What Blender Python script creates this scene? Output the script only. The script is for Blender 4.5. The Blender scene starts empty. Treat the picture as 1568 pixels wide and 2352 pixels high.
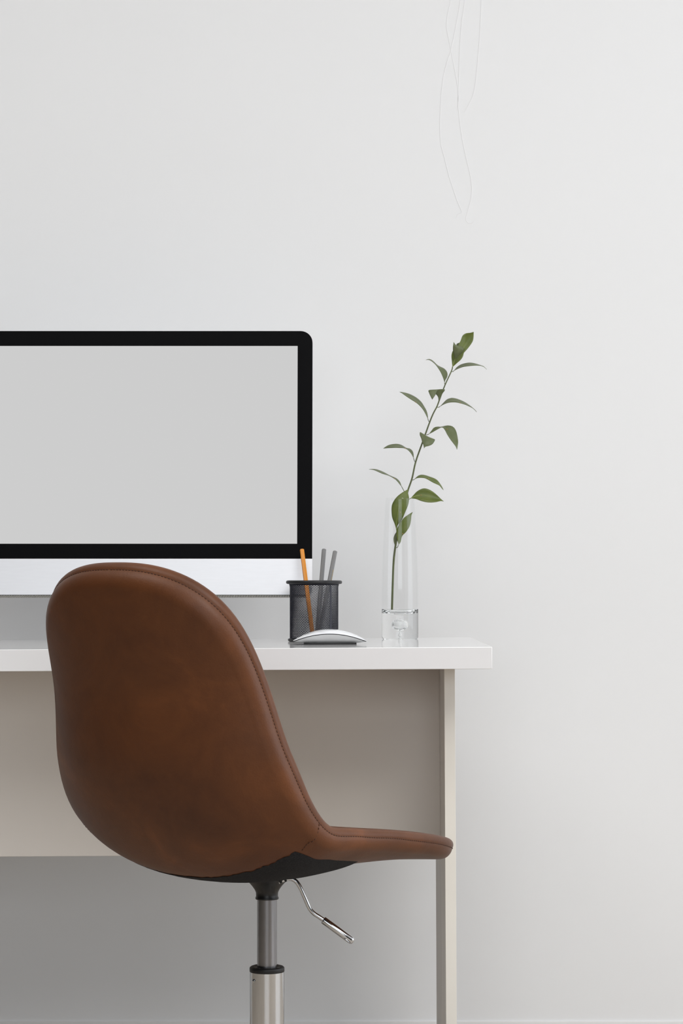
import bpy, math
import numpy as np
from mathutils import Vector, Matrix

SC = bpy.context.scene
COL = SC.collection

# ------------------------------------------------------------------ camera
F, H, CZ = 5553.0, 1325.0, 0.847          # focal length in px, horizon row, camera height (m)
cam_d = bpy.data.cameras.new('camera')
cam = bpy.data.objects.new('camera', cam_d)
COL.objects.link(cam)
cam.location = (0, 0, CZ)
cam.rotation_euler = (math.radians(90), 0, 0)
cam_d.sensor_fit = 'VERTICAL'
cam_d.sensor_height = 36.0
cam_d.sensor_width = 24.0
cam_d.lens = F / 2352 * 36.0
cam_d.shift_y = (H - 1176) / 2352
cam_d.clip_start = 0.05
SC.camera = cam

# ------------------------------------------------------------------ world, lights, exposure
ROOM = dict(x0=-2.5, x1=4.0, y0=-2.6, y1=4.48, z1=2.8)
world = bpy.data.worlds.new('world')
SC.world = world
world.use_nodes = True
bg = world.node_tree.nodes['Background']
bg.inputs[0].default_value = (0.80, 0.88, 1.0, 1)
bg.inputs[1].default_value = 1.0


def area_light(name, loc, rot, sx, sy, power, color):
    l = bpy.data.lights.new(name, 'AREA')
    l.shape = 'RECTANGLE'
    l.size, l.size_y = sx, sy
    l.energy = power
    l.color = color
    o = bpy.data.objects.new(name, l)
    COL.objects.link(o)
    o.location = loc
    o.rotation_euler = rot
    return o


WIN1 = dict(a0=1.1, a1=4.1, z0=0.4, z1=2.65)      # window in the right wall (y range)
WIN2 = dict(a0=-1.6, a1=1.6, z0=0.9, z1=2.5)      # unseen window added behind the camera for front light (x range)
area_light('daylight_side_window', (ROOM['x1'] + 0.06, (WIN1['a0'] + WIN1['a1']) / 2, (WIN1['z0'] + WIN1['z1']) / 2),
           (0, math.radians(90), 0), WIN1['z1'] - WIN1['z0'], WIN1['a1'] - WIN1['a0'], 54, (0.945, 0.972, 1.0))
area_light('fill_light_rear', ((WIN2['a0'] + WIN2['a1']) / 2, ROOM['y0'] - 0.06, (WIN2['z0'] + WIN2['z1']) / 2),
           (math.radians(90), 0, 0), WIN2['a1'] - WIN2['a0'], WIN2['z1'] - WIN2['z0'], 44, (0.945, 0.972, 1.0))  # added frontal fill that evens the back wall
area_light('fill_light_overhead', (0.2, 2.1, 2.79), (0, 0, 0), 1.8, 1.2, 10, (1.0, 0.99, 0.975))  # added overhead fill, no real ceiling lamp known
area_light('fill_light_left', (-1.4, 2.6, 2.79), (0, 0, 0), 1.2, 1.2, 18, (1.0, 0.99, 0.975))  # added unseen fill to even out the left side
area_light('added_light_high_right', (1.15, 1.5, 2.55), (Vector((0.1, 4, 0.9)) - Vector((1.15, 1.5, 2.55))).to_track_quat('-Z', 'Y').to_euler(),
           1.2, 1.2, 36, (1.0, 0.99, 0.98))  # added soft area light from high right, out of view

vs = SC.view_settings
vs.view_transform = 'Standard'
vs.look = 'None'
vs.gamma = 1.0
vs.use_curve_mapping = False
EXPO = 0.05
GREYW = 60
vs.exposure = EXPO

# ------------------------------------------------------------------ helpers


def P(px, py, d):
    """a photo pixel seen at depth d metres"""
    return Vector(((px - 784) / F * d, d, CZ - (py - H) / F * d))


def lin(c):
    return tuple((v / 255 / 12.92) if v / 255 <= 0.04045 else ((v / 255 + 0.055) / 1.055) ** 2.4 for v in c)


def mat(name, rgb, rough=0.5, metal=0.0, spec=0.5, var=0.0, vscale=6.0, bump=0.0, bscale=200.0,
        rgb2=None, stretch=None, coat=0.0, trans=0.0):
    m = bpy.data.materials.new(name)
    m.use_nodes = True
    nt = m.node_tree
    b = nt.nodes['Principled BSDF']
    c = lin(rgb)
    b.inputs['Base Color'].default_value = (*c, 1)
    b.inputs['Roughness'].default_value = rough
    b.inputs['Metallic'].default_value = metal
    b.inputs['Specular IOR Level'].default_value = spec
    if coat:
        b.inputs['Coat Weight'].default_value = coat
        b.inputs['Coat Roughness'].default_value = 0.08
    tc = nt.nodes.new('ShaderNodeTexCoord')
    mp = nt.nodes.new('ShaderNodeMapping')
    nt.links.new(tc.outputs['Object'], mp.inputs['Vector'])
    if stretch:
        mp.inputs['Scale'].default_value = stretch
    n = nt.nodes.new('ShaderNodeTexNoise')
    n.inputs['Scale'].default_value = vscale
    n.inputs['Detail'].default_value = 5
    nt.links.new(mp.outputs['Vector'], n.inputs['Vector'])
    r = nt.nodes.new('ShaderNodeValToRGB')
    c2 = lin(rgb2) if rgb2 else tuple(max(0, v * (1 - var)) for v in c)
    r.color_ramp.elements[0].position = 0.35
    r.color_ramp.elements[1].position = 0.68
    r.color_ramp.elements[0].color = (*c2, 1)
    r.color_ramp.elements[1].color = (*c, 1)
    nt.links.new(n.outputs['Fac'], r.inputs['Fac'])
    nt.links.new(r.outputs['Color'], b.inputs['Base Color'])
    if bump:
        n2 = nt.nodes.new('ShaderNodeTexNoise')
        n2.inputs['Scale'].default_value = bscale
        n2.inputs['Detail'].default_value = 4
        nt.links.new(mp.outputs['Vector'], n2.inputs['Vector'])
        bp = nt.nodes.new('ShaderNodeBump')
        bp.inputs['Strength'].default_value = bump
        bp.inputs['Distance'].default_value = 0.002
        nt.links.new(n2.outputs['Fac'], bp.inputs['Height'])
        nt.links.new(bp.outputs['Normal'], b.inputs['Normal'])
    return m


def new_obj(name, me, material=None, parent=None):
    o = bpy.data.objects.new(name, me)
    COL.objects.link(o)
    if material is not None:
        for mm in (material if isinstance(material, (list, tuple)) else [material]):
            me.materials.append(mm)
    if parent is not None:
        o.parent = parent
    return o


def mesh_obj(name, verts, faces, material=None, parent=None, smooth=False, sharp=None):
    me = bpy.data.meshes.new(name)
    me.from_pydata([tuple(v) for v in verts], [], faces)
    me.validate()
    import bmesh
    bm = bmesh.new()
    bm.from_mesh(me)
    bmesh.ops.recalc_face_normals(bm, faces=bm.faces)
    bm.to_mesh(me)
    bm.free()
    if smooth:
        me.polygons.foreach_set('use_smooth', [True] * len(me.polygons))
        if sharp:
            me.set_sharp_from_angle(angle=math.radians(sharp))
    return new_obj(name, me, material, parent)


def empty(name, loc=(0, 0, 0), rot=(0, 0, 0)):
    o = bpy.data.objects.new(name, None)
    COL.objects.link(o)
    o.location = loc
    o.rotation_euler = rot
    o.empty_display_size = 0.05
    return o


def tag(o, label=None, cat=None, group=None, kind=None):
    for k, v in (('label', label), ('category', cat), ('group', group), ('kind', kind)):
        if v:
            o[k] = v
    return o


def box_data(x0, x1, y0, y1, z0, z1):
    v = [(x0, y0, z0), (x1, y0, z0), (x1, y1, z0), (x0, y1, z0), (x0, y0, z1), (x1, y0, z1), (x1, y1, z1), (x0, y1, z1)]
    f = [(0, 3, 2, 1), (4, 5, 6, 7), (0, 1, 5, 4), (1, 2, 6, 5), (2, 3, 7, 6), (3, 0, 4, 7)]
    return v, f


def boxes(name, lst, material, parent=None, bevel=0.0):
    V_, F_ = [], []
    for b in lst:
        v, f = box_data(*b)
        k = len(V_)
        V_ += v
        F_ += [tuple(i + k for i in q) for q in f]
    o = mesh_obj(name, V_, F_, material, parent)
    if bevel:
        md = o.modifiers.new('bevel', 'BEVEL')
        md.width = bevel
        md.segments = 3
        md.limit_method = 'ANGLE'
        o.data.polygons.foreach_set('use_smooth', [True] * len(o.data.polygons))
        o.data.set_sharp_from_angle(angle=math.radians(50))
    return o


def lathe_data(profile, n=64, center=(0, 0), closed=False):
    """profile: list of (r, z); r == 0 closes on the axis"""
    V_, F_ = [], []
    rings = []
    for r, z in profile:
        if r <= 1e-7:
            V_.append((center[0], center[1], z))
            rings.append([len(V_) - 1])
        else:
            k = len(V_)
            for i in range(n):
                a = 2 * math.pi * i / n
                V_.append((center[0] + r * math.cos(a), center[1] + r * math.sin(a), z))
            rings.append(list(range(k, k + n)))
    pairs = list(zip(rings[:-1], rings[1:]))
    if closed:
        pairs.append((rings[-1], rings[0]))
    for a, b in pairs:
        for i in range(n):
            j = (i + 1) % n
            if len(a) == 1 and len(b) == 1:
                continue
            if len(a) == 1:
                F_.append((a[0], b[j], b[i]))
            elif len(b) == 1:
                F_.append((a[i], a[j], b[0]))
            else:
                F_.append((a[i], a[j], b[j], b[i]))
    return V_, F_


def lathe(name, profile, material, parent=None, n=64, center=(0, 0), sharp=40, closed=False):
    v, f = lathe_data(profile, n, center, closed)
    return mesh_obj(name, v, f, material, parent, True, sharp)


def crm(Pts, n):
    Pts = np.asarray(Pts, float)
    Pts = np.vstack([2 * Pts[0] - Pts[1], Pts, 2 * Pts[-1] - Pts[-2]])
    k = len(Pts) - 3
    t = np.linspace(0, k, n)
    i = np.minimum(t.astype(int), k - 1)
    u = (t - i)[:, None]
    a, b, c, d = Pts[i], Pts[i + 1], Pts[i + 2], Pts[i + 3]
    return .5 * (2 * b + (c - a) * u + (2 * a - 5 * b + 4 * c - d) * u * u + (3 * b - a - 3 * c + d) * u ** 3)


def tube_data(pts, radii, n=12, cap=True, twist=0.0):
    pts = [Vector(p) for p in pts]
    if not hasattr(radii, '__len__'):
        radii = [radii] * len(pts)
    V_, F_ = [], []
    up = None
    for i, p in enumerate(pts):
        t = (pts[min(i + 1, len(pts) - 1)] - pts[max(i - 1, 0)])
        t.normalize()
        if up is None:
            up = Vector((0, -1, 0)) if abs(t.y) < 0.9 else Vector((0, 0, 1))
        s = t.cross(up)
        s.normalize()
        up = s.cross(t)
        up.normalize()
        for k in range(n):
            a = 2 * math.pi * k / n + twist
            V_.append(p + (s * math.cos(a) + up * math.sin(a)) * radii[i])
    for i in range(len(pts) - 1):
        for k in range(n):
            j = (k + 1) % n
            F_.append((i * n + k, i * n + j, (i + 1) * n + j, (i + 1) * n + k))
    if cap:
        F_.append(tuple(range(n)))
        F_.append(tuple(range((len(pts) - 1) * n, len(pts) * n)))
    return V_, F_


def tube(name, pts, radii, material, parent=None, n=12, sharp=50, smooth=True, twist=0.0):
    v, f = tube_data(pts, radii, n, True, twist)
    return mesh_obj(name, v, f, material, parent, smooth, sharp)


def join_data(parts):
    V_, F_ = [], []
    for v, f in parts:
        k = len(V_)
        V_ += list(v)
        F_ += [tuple(i + k for i in q) for q in f]
    return V_, F_


# ------------------------------------------------------------------ materials
M = {}
M['wall'] = mat('painted_wall', (235, 236, 237), 0.75, spec=0.25, var=0.012, vscale=1.3, bump=0.05, bscale=60)
M['grey_wall'] = mat('bounce_cut_wall', (GREYW, GREYW, GREYW), 0.75, spec=0.25, var=0.012, vscale=1.3, bump=0.05, bscale=60)  # unseen walls made dark to cut bounce onto the chair back
M['ceiling'] = mat('ceiling_paint', (240, 240, 240), 0.85, spec=0.2, var=0.01)
M['floor'] = mat('oak_floor', (199, 188, 174), 0.45, rgb2=(177, 165, 150), vscale=3, stretch=(1, 12, 1), bump=0.05)
M['skirting'] = mat('skirting_paint', (236, 236, 236), 0.5, var=0.01)
M['win_frame'] = mat('window_frame_paint', (240, 240, 240), 0.4, var=0.01)
M['desk_white'] = mat('white_gloss_laminate', (240, 240, 241), 0.07, spec=0.5, var=0.006, vscale=2)
M['desk_panel'] = mat('white_melamine', (230, 224, 217), 0.55, spec=0.3, var=0.012, vscale=3, bump=0.02, bscale=300)
M['desk_inner'] = mat('scuffed_melamine', (240, 238, 235), 0.55, spec=0.3, rgb2=(218, 214, 209), vscale=9, stretch=(1, 14, 0.35))
M['edge_band'] = mat('cream_edge_band', (240, 236, 227), 0.5, spec=0.3, var=0.02, vscale=4)
M['alu'] = mat('brushed_aluminium', (226, 227, 230), 0.42, metal=0.65, var=0.02, vscale=40, stretch=(1, 1, 8), bump=0.02, bscale=900)
M['alu_fin'] = mat('grille_aluminium', (205, 202, 192), 0.45, metal=0.4, var=0.03)
M['grille_dark'] = mat('grille_recess', (70, 68, 64), 0.7, var=0.1)
M['black_glass'] = mat('black_bezel_glass', (5, 5, 7), 0.45, spec=0.06, var=0.1)
M['chrome'] = mat('polished_chrome', (205, 207, 210), 0.07, metal=1.0, var=0.01)
M['steel'] = mat('brushed_steel', (150, 150, 153), 0.30, metal=1.0, var=0.06, vscale=30, stretch=(1, 1, 0.05), bump=0.02, bscale=300)
M['black_plastic'] = mat('black_plastic', (22, 22, 23), 0.38, var=0.1, bump=0.03, bscale=500)
M['black_matte'] = mat('dark_collar_plastic', (20, 20, 21), 0.5, var=0.1)
M['fabric'] = mat('charcoal_woven_lining', (52, 52, 54), 0.9, spec=0.1, rgb2=(40, 40, 42), vscale=500, bump=0.5, bscale=900)
M['mesh_metal'] = mat('blue_black_mesh_metal', (26, 27, 42), 0.42, spec=0.4, var=0.1)
M['rim_metal'] = mat('black_rim_enamel', (24, 24, 27), 0.38, spec=0.4, var=0.05)
M['pencil_orange'] = mat('orange_pencil_lacquer', (226, 146, 40), 0.35, rgb2=(220, 138, 34), vscale=20)
M['pencil_grey'] = mat('grey_pencil_lacquer', (122, 122, 122), 0.35, var=0.04, vscale=20)
M['pencil_core'] = mat('pencil_end_wood', (150, 120, 84), 0.7, var=0.2, vscale=300)
M['gold'] = mat('gold_foil', (176, 150, 96), 0.35, metal=0.6, var=0.05)
M['mouse_white'] = mat('white_acrylic', (240, 242, 246), 0.12, var=0.004, coat=0.3)
M['mouse_alu'] = mat('satin_aluminium', (214, 215, 215), 0.5, metal=0.3, var=0.02, vscale=60)
M['rubber'] = mat('black_rubber', (24, 24, 25), 0.6, var=0.1)
M['stem'] = mat('plant_stem', (90, 98, 58), 0.5, rgb2=(76, 82, 50), vscale=60, bump=0.1, bscale=300)
M['midrib'] = mat('pale_midrib', (150, 162, 84), 0.5, rgb2=(132, 146, 70), vscale=80)
M['bud'] = mat('tan_bud', (176, 140, 92), 0.6, var=0.15)
M['thread'] = mat('clear_nylon_thread', (236, 236, 237), 0.6, var=0.02)
M['stitch'] = mat('brown_stitching', (70, 40, 24), 0.7, var=0.1)


def leather():
    m = bpy.data.materials.new('tan_leather')
    m.use_nodes = True
    nt = m.node_tree
    b = nt.nodes['Principled BSDF']
    tc = nt.nodes.new('ShaderNodeTexCoord')
    n = nt.nodes.new('ShaderNodeTexNoise')
    n.inputs['Scale'].default_value = 9
    n.inputs['Detail'].default_value = 6
    n.inputs['Roughness'].default_value = 0.6
    n.inputs['Distortion'].default_value = 0.6
    nt.links.new(tc.outputs['Object'], n.inputs['Vector'])
    r = nt.nodes.new('ShaderNodeValToRGB')
    r.color_ramp.elements[0].position = 0.3
    r.color_ramp.elements[0].color = (*lin((82, 47, 26)), 1)
    r.color_ramp.elements[1].position = 0.72
    r.color_ramp.elements[1].color = (*lin((116, 68, 36)), 1)
    e = r.color_ramp.elements.new(0.55)
    e.color = (*lin((98, 57, 30)), 1)
    nt.links.new(n.outputs['Fac'], r.inputs['Fac'])
    nt.links.new(r.outputs['Color'], b.inputs['Base Color'])
    b.inputs['Roughness'].default_value = 0.46
    b.inputs['Specular IOR Level'].default_value = 0.32
    v = nt.nodes.new('ShaderNodeTexVoronoi')
    v.inputs['Scale'].default_value = 420
    nt.links.new(tc.outputs['Object'], v.inputs['Vector'])
    n2 = nt.nodes.new('ShaderNodeTexNoise')
    n2.inputs['Scale'].default_value = 22
    n2.inputs['Detail'].default_value = 4
    nt.links.new(tc.outputs['Object'], n2.inputs['Vector'])
    ad = nt.nodes.new('ShaderNodeMath')
    ad.operation = 'MULTIPLY_ADD'
    ad.inputs[1].default_value = 0.12
    nt.links.new(v.outputs['Distance'], ad.inputs[0])
    nt.links.new(n2.outputs['Fac'], ad.inputs[2])
    bp = nt.nodes.new('ShaderNodeBump')
    bp.inputs['Strength'].default_value = 0.16
    bp.inputs['Distance'].default_value = 0.004
    nt.links.new(ad.outputs[0], bp.inputs['Height'])
    nt.links.new(bp.outputs['Normal'], b.inputs['Normal'])
    return m


M['leather'] = leather()


def leaf_mat(name, c1, c2):
    m = bpy.data.materials.new(name)
    m.use_nodes = True
    nt = m.node_tree
    b = nt.nodes['Principled BSDF']
    b.inputs['Roughness'].default_value = 0.42
    b.inputs['Specular IOR Level'].default_value = 0.45
    tc = nt.nodes.new('ShaderNodeTexCoord')
    n = nt.nodes.new('ShaderNodeTexNoise')
    n.inputs['Scale'].default_value = 70
    n.inputs['Detail'].default_value = 3
    nt.links.new(tc.outputs['Object'], n.inputs['Vector'])
    r = nt.nodes.new('ShaderNodeValToRGB')
    r.color_ramp.elements[0].position = 0.3
    r.color_ramp.elements[1].position = 0.7
    r.color_ramp.elements[0].color = (*lin(c1), 1)
    r.color_ramp.elements[1].color = (*lin(c2), 1)
    nt.links.new(n.outputs['Fac'], r.inputs['Fac'])
    nt.links.new(r.outputs['Color'], b.inputs['Base Color'])
    tr = nt.nodes.new('ShaderNodeBsdfTranslucent')
    nt.links.new(r.outputs['Color'], tr.inputs['Color'])
    mx = nt.nodes.new('ShaderNodeMixShader')
    mx.inputs[0].default_value = 0.18
    nt.links.new(b.outputs[0], mx.inputs[1])
    nt.links.new(tr.outputs[0], mx.inputs[2])
    nt.links.new(mx.outputs[0], nt.nodes['Material Output'].inputs[0])
    return m


M['leaf'] = leaf_mat('leaf_green', (94, 108, 46), (110, 122, 56))
M['leaf_dull'] = leaf_mat('leaf_grey_green', (98, 108, 70), (114, 122, 88))


def thin_glass():
    m = bpy.data.materials.new('thin_clear_glass')
    m.use_nodes = True
    nt = m.node_tree
    for n in list(nt.nodes):
        if n.type == 'BSDF_PRINCIPLED':
            nt.nodes.remove(n)
    lw = nt.nodes.new('ShaderNodeLayerWeight')       # Schlick reflectance of a thin sheet, alike on both sides
    lw.inputs['Blend'].default_value = 0.5
    pw = nt.nodes.new('ShaderNodeMath')
    pw.operation = 'POWER'
    pw.inputs[1].default_value = 5.0
    nt.links.new(lw.outputs['Facing'], pw.inputs[0])
    fr = nt.nodes.new('ShaderNodeMath')
    fr.operation = 'MULTIPLY_ADD'
    fr.inputs[1].default_value = 0.5
    fr.inputs[2].default_value = 0.015
    nt.links.new(pw.outputs[0], fr.inputs[0])
    t = nt.nodes.new('ShaderNodeBsdfTransparent')
    t.inputs[0].default_value = (0.992, 0.993, 0.993, 1)
    g = nt.nodes.new('ShaderNodeBsdfGlossy')
    g.inputs['Roughness'].default_value = 0.02
    g.inputs[0].default_value = (0.96, 0.97, 0.97, 1)
    mx = nt.nodes.new('ShaderNodeMixShader')
    nt.links.new(fr.outputs[0], mx.inputs[0])
    nt.links.new(t.outputs[0], mx.inputs[1])
    nt.links.new(g.outputs[0], mx.inputs[2])
    nt.links.new(mx.outputs[0], nt.nodes['Material Output'].inputs[0])
    return m


def solid_glass():
    m = bpy.data.materials.new('solid_clear_glass')
    m.use_nodes = True
    nt = m.node_tree
    for n in list(nt.nodes):
        if n.type == 'BSDF_PRINCIPLED':
            nt.nodes.remove(n)
    g = nt.nodes.new('ShaderNodeBsdfGlass')
    g.inputs['IOR'].default_value = 1.32
    g.inputs['Roughness'].default_value = 0.0
    g.inputs[0].default_value = (0.985, 0.99, 0.99, 1)
    nt.links.new(g.outputs[0], nt.nodes['Material Output'].inputs[0])
    return m


M['thin_glass'] = thin_glass()
M['solid_glass'] = solid_glass()


def screen_mat():
    m = bpy.data.materials.new('lit_blank_screen')
    m.use_nodes = True
    nt = m.node_tree
    b = nt.nodes['Principled BSDF']
    b.inputs['Base Color'].default_value = (0.01, 0.01, 0.01, 1)
    b.inputs['Roughness'].default_value = 0.6
    b.inputs['Specular IOR Level'].default_value = 0.0
    v = lin((205, 205, 205))[0] / (2 ** EXPO)
    b.inputs['Emission Color'].default_value = (1, 1, 1, 1)
    b.inputs['Emission Strength'].default_value = v - 0.008
    return m


M['screen'] = screen_mat()

# ------------------------------------------------------------------ the room
x0, x1, y0, y1, z1 = (ROOM[k] for k in ('x0', 'x1', 'y0', 'y1', 'z1'))
T = 0.12


def structure(o):
    o['kind'] = 'structure'
    return o


structure(boxes('floor', [(x0 - T, x1 + T, y0 - T, y1 + T, -0.1, 0)], M['floor']))
structure(boxes('ceiling', [(x0 - T, x1 + T, y0 - T, y1 + T, z1, z1 + 0.1)], M['ceiling']))
structure(boxes('wall_back', [(x0 - T, x1 + T, y1, y1 + T, 0, z1)], M['wall']))
structure(boxes('wall_left', [(x0 - T, x0, y0, y1, 0, z1)], M['grey_wall']))
w = WIN1
structure(boxes('wall_right', [(x1, x1 + T, y0, w['a0'], 0, z1), (x1, x1 + T, w['a1'], y1, 0, z1),
                               (x1, x1 + T, w['a0'], w['a1'], 0, w['z0']), (x1, x1 + T, w['a0'], w['a1'], w['z1'], z1)], M['wall']))
fw = 0.05
ym = (w['a0'] + w['a1']) / 2
structure(boxes('window_1', [(x1 + 0.02, x1 + 0.05, w['a0'], w['a0'] + fw, w['z0'], w['z1']),
                             (x1 + 0.02, x1 + 0.05, w['a1'] - fw, w['a1'], w['z0'], w['z1']),
                             (x1 + 0.02, x1 + 0.05, ym - fw / 2, ym + fw / 2, w['z0'] + fw, w['z1'] - fw),
                             (x1 + 0.02, x1 + 0.05, w['a0'] + fw, w['a1'] - fw, w['z0'], w['z0'] + fw),
                             (x1 + 0.02, x1 + 0.05, w['a0'] + fw, w['a1'] - fw, w['z1'] - fw, w['z1'])], M['win_frame']))
w = WIN2
structure(boxes('wall_front', [(x0 - T, w['a0'], y0 - T, y0, 0, z1), (w['a1'], x1 + T, y0 - T, y0, 0, z1),
                               (w['a0'], w['a1'], y0 - T, y0, 0, w['z0']), (w['a0'], w['a1'], y0 - T, y0, w['z1'], z1)], M['grey_wall']))
xm = (w['a0'] + w['a1']) / 2
structure(boxes('added_window_2', [(w['a0'], w['a0'] + fw, y0 - 0.05, y0 - 0.02, w['z0'], w['z1']),
                             (w['a1'] - fw, w['a1'], y0 - 0.05, y0 - 0.02, w['z0'], w['z1']),
                             (xm - fw / 2, xm + fw / 2, y0 - 0.05, y0 - 0.02, w['z0'] + fw, w['z1'] - fw),
                             (w['a0'] + fw, w['a1'] - fw, y0 - 0.05, y0 - 0.02, w['z0'], w['z0'] + fw),
                             (w['a0'] + fw, w['a1'] - fw, y0 - 0.05, y0 - 0.02, w['z1'] - fw, w['z1'])], M['win_frame']))  # frame of the added opening for front light
zb = CZ - (2347 - H) / F * (y1 - 0.009)
structure(boxes('baseboard_back', [(x0, x1, y1 - 0.004, y1 + 0.002, 0, zb)], M['skirting'], bevel=0.0008))

# ------------------------------------------------------------------ desk
DF, DB = 3.66, 4.24
SL = 0.0053
DZ = CZ - (1487.8 - H) / F * DF


def deskz(x):
    return DZ + SL * x


desk = empty('desk', (0, 0, DZ), (0, -math.atan(SL), 0))
tag(desk, 'white glossy desk with slab side legs and a modesty panel', 'desk')
xr = (1130 - 784) / F * DF
xl = -0.98
TH = 50.5 / F * DF
dtop = boxes('desktop', [(xl, xr, DF, DB, -TH, 0)], M['desk_white'], desk, bevel=0.0009)
LF = 3.79
lx0, lx1 = (1019.5 - 784) / F * LF, (1044 - 784) / F * LF
LB = LF * (1019.5 - 784) / (997.8 - 784)
PY = LF * (1019.5 - 784) / (1008.5 - 784)
def leg_part(a, b, zbot, inner):
    o = boxes('side_panel', [(a, b, LF + 0.0012, LB, zbot, -TH - 0.0002)], [M['desk_panel'], M['desk_inner']], desk)
    for p in o.data.polygons:
        if p.normal.x * inner > 0.9:
            p.material_index = 1
    e = boxes('edge_band', [(a, b, LF, LF + 0.0012, zbot, -TH - 0.0002)], M['edge_band'], o, bevel=0.0003)
    e['label'] = 'cream edge strip on the front of the desk leg'
    return o


leg_part(lx0, lx1, -DZ - SL * lx1 + 0.001, -1)
leg_part(xl + 0.06, xl + 0.0765, -DZ + SL * 0.93, 1)
pz = CZ - (1963.5 - H) / F * PY - DZ
boxes('modesty_panel', [(xl + 0.0765, lx0, PY, PY + 0.016, pz, -TH - 0.0002)], M['desk_panel'], desk, bevel=0.0006)

# ------------------------------------------------------------------ all-in-one computer
tau = math.radians(8.5)
OY = 4.09
OX = (717 - 784) / F * (OY + 0.03) - 0.325
OZ = CZ - (1366 - H) / F * OY


def hp(lx, lz, ld):
    return (OX + lx, OY + lz * math.sin(tau) + ld * math.cos(tau), OZ + lz * math.cos(tau) - ld * math.sin(tau))


def lz_of(row):
    k = (H - row) / F      # CZ + k*Y = Z
    return (CZ + k * OY - OZ) / (math.cos(tau) - k * math.sin(tau))


zc, zs0, zs1, zt = lz_of(1283), lz_of(1249), lz_of(795), lz_of(760.5)
HWD = 0.325
pc_x = OX
pc = empty('desktop_computer', (OX, 4.15, deskz(OX)))
tag(pc, 'all-in-one computer with black bezel, blank grey screen and silver chin', 'computer')
PCI = Matrix.Translation(-Vector(pc.location))


def pcloc(v):
    return [tuple(Vector(p) - Vector((OX, 4.15, deskz(OX)))) for p in v]


def rounded_outline(xa, xb, za, zb_, r_top, r_bot, n=8):
    pts = []
    for cx, cz, r, a0 in ((xb - r_bot, za + r_bot, r_bot, -90), (xb - r_top, zb_ - r_top, r_top, 0),
                          (xa + r_top, zb_ - r_top, r_top, 90), (xa + r_bot, za + r_bot, r_bot, 180)):
        if r < 1e-6:
            pts.append((cx, cz))
        else:
            for i in range(n + 1):
                a = math.radians(a0 + 90 * i / n)
                pts.append((cx + r * math.cos(a), cz + r * math.sin(a)))
    return pts


def slab(name, outline, d0, d1, material, parent, fn=hp, inset=0.0):
    n = len(outline)
    v = [fn(x, z, d0) for x, z in outline] + [fn(x, z, d1) for x, z in outline]
    f = [tuple(range(n)), tuple(range(2 * n - 1, n - 1, -1))]
    f += [(i, n + i, n + (i + 1) % n, (i + 1) % n) for i in range(n)]
    return mesh_obj(name, pcloc(v), f, material, parent, True, 35)


TB = 0.032
# rear housing: edge band plus a bulged back
ol = rounded_outline(-HWD, HWD, 0.0, zt, 0.0205, 0.006)
n = len(ol)
rings = []
for sc_, dep in ((1.0, 0.0022), (1.0, 0.026), (0.97, 0.034), (0.7, 0.046), (0.35, 0.052)):
    cx_, cz_ = 0, zt / 2
    rings.append([hp(x * sc_, cz_ + (z - cz_) * sc_, dep) for x, z in ol])
v = [p for r in rings for p in r]
f = [tuple(range(n)), tuple(range(5 * n - 1, 4 * n - 1, -1))]
for k in range(4):
    f += [(k * n + i, (k + 1) * n + i, (k + 1) * n + (i + 1) % n, k * n + (i + 1) % n) for i in range(n)]
housing = mesh_obj('rear_housing', pcloc(v), f, M['alu'], pc, True, 40)
# chin and glass on the front
chin = slab('chin', rounded_outline(-HWD, HWD, 0.0, zc - 0.0003, 0.0, 0.006), -0.0004, 0.0022, M['alu'], pc)
chin['label'] = 'silver aluminium chin under the black bezel'
glass = slab('bezel', rounded_outline(-HWD, HWD, zc, zt, 0.0205, 0.0), -0.0006, 0.0022, M['black_glass'], pc)
glass['label'] = 'black glass bezel with rounded top corners'
sxr = (682.5 - 784) / F * (OY + 0.03) - OX
scr = slab('screen', rounded_outline(-sxr, sxr, zs0, zs1, 0, 0), -0.0011, -0.0005, M['screen'], pc)
scr['label'] = 'blank light grey screen'
# vent grille on the underside
vv = []
nf = 230
parts = []
for i in range(nf):
    xa = -HWD + 0.008 + (2 * HWD - 0.016) * i / nf
    xb = xa + (2 * HWD - 0.016) / nf * 0.5
    c = [hp(x, z, d) for z in (-0.0016, 0.0004) for d in (0.002, TB - 0.004) for x in (xa, xb)]
    parts.append((c, [(0, 1, 3, 2), (4, 6, 7, 5), (0, 4, 5, 1), (2, 3, 7, 6), (0, 2, 6, 4), (1, 5, 7, 3)]))
v, f = join_data([(p, q) for p, q in parts])
gb = slab('vent_recess', rounded_outline(-HWD + 0.004, HWD - 0.004, -0.0006, 0.0006, 0, 0), 0.0012, TB - 0.003, M['grille_dark'], pc)
fins = mesh_obj('vent_fins', pcloc(v), f, M['alu_fin'], gb)
fins['kind'] = 'stuff'
# stand: bent plate
zd = deskz(OX)
prof = [(4.05, zd + 0.003), (4.20, zd + 0.003), (4.215, zd + 0.008), (4.222, zd + 0.022), (4.215, zd + 0.09), (4.196, zd + 0.2), (4.175, zd + 0.29)]
prof = crm(prof, 40)
tn = np.gradient(prof, axis=0)
tn /= np.hypot(tn[:, 0], tn[:, 1])[:, None]
nr = np.stack([-tn[:, 1], tn[:, 0]], 1)
v, f = [], []
for k in range(40):
    for sx, sn in ((-0.095, -0.003), (0.095, -0.003), (0.095, 0.003), (-0.095, 0.003)):
        q = prof[k] + nr[k] * sn
        v.append((OX + sx, q[0], q[1]))
for k in range(39):
    for i in range(4):
        j = (i + 1) % 4
        f.append((k * 4 + i, k * 4 + j, k * 4 + 4 + j, k * 4 + 4 + i))
f += [(0, 1, 2, 3), tuple(range(156, 160))]
mesh_obj('stand', pcloc(v), f, M['alu'], pc, True, 40)

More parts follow.
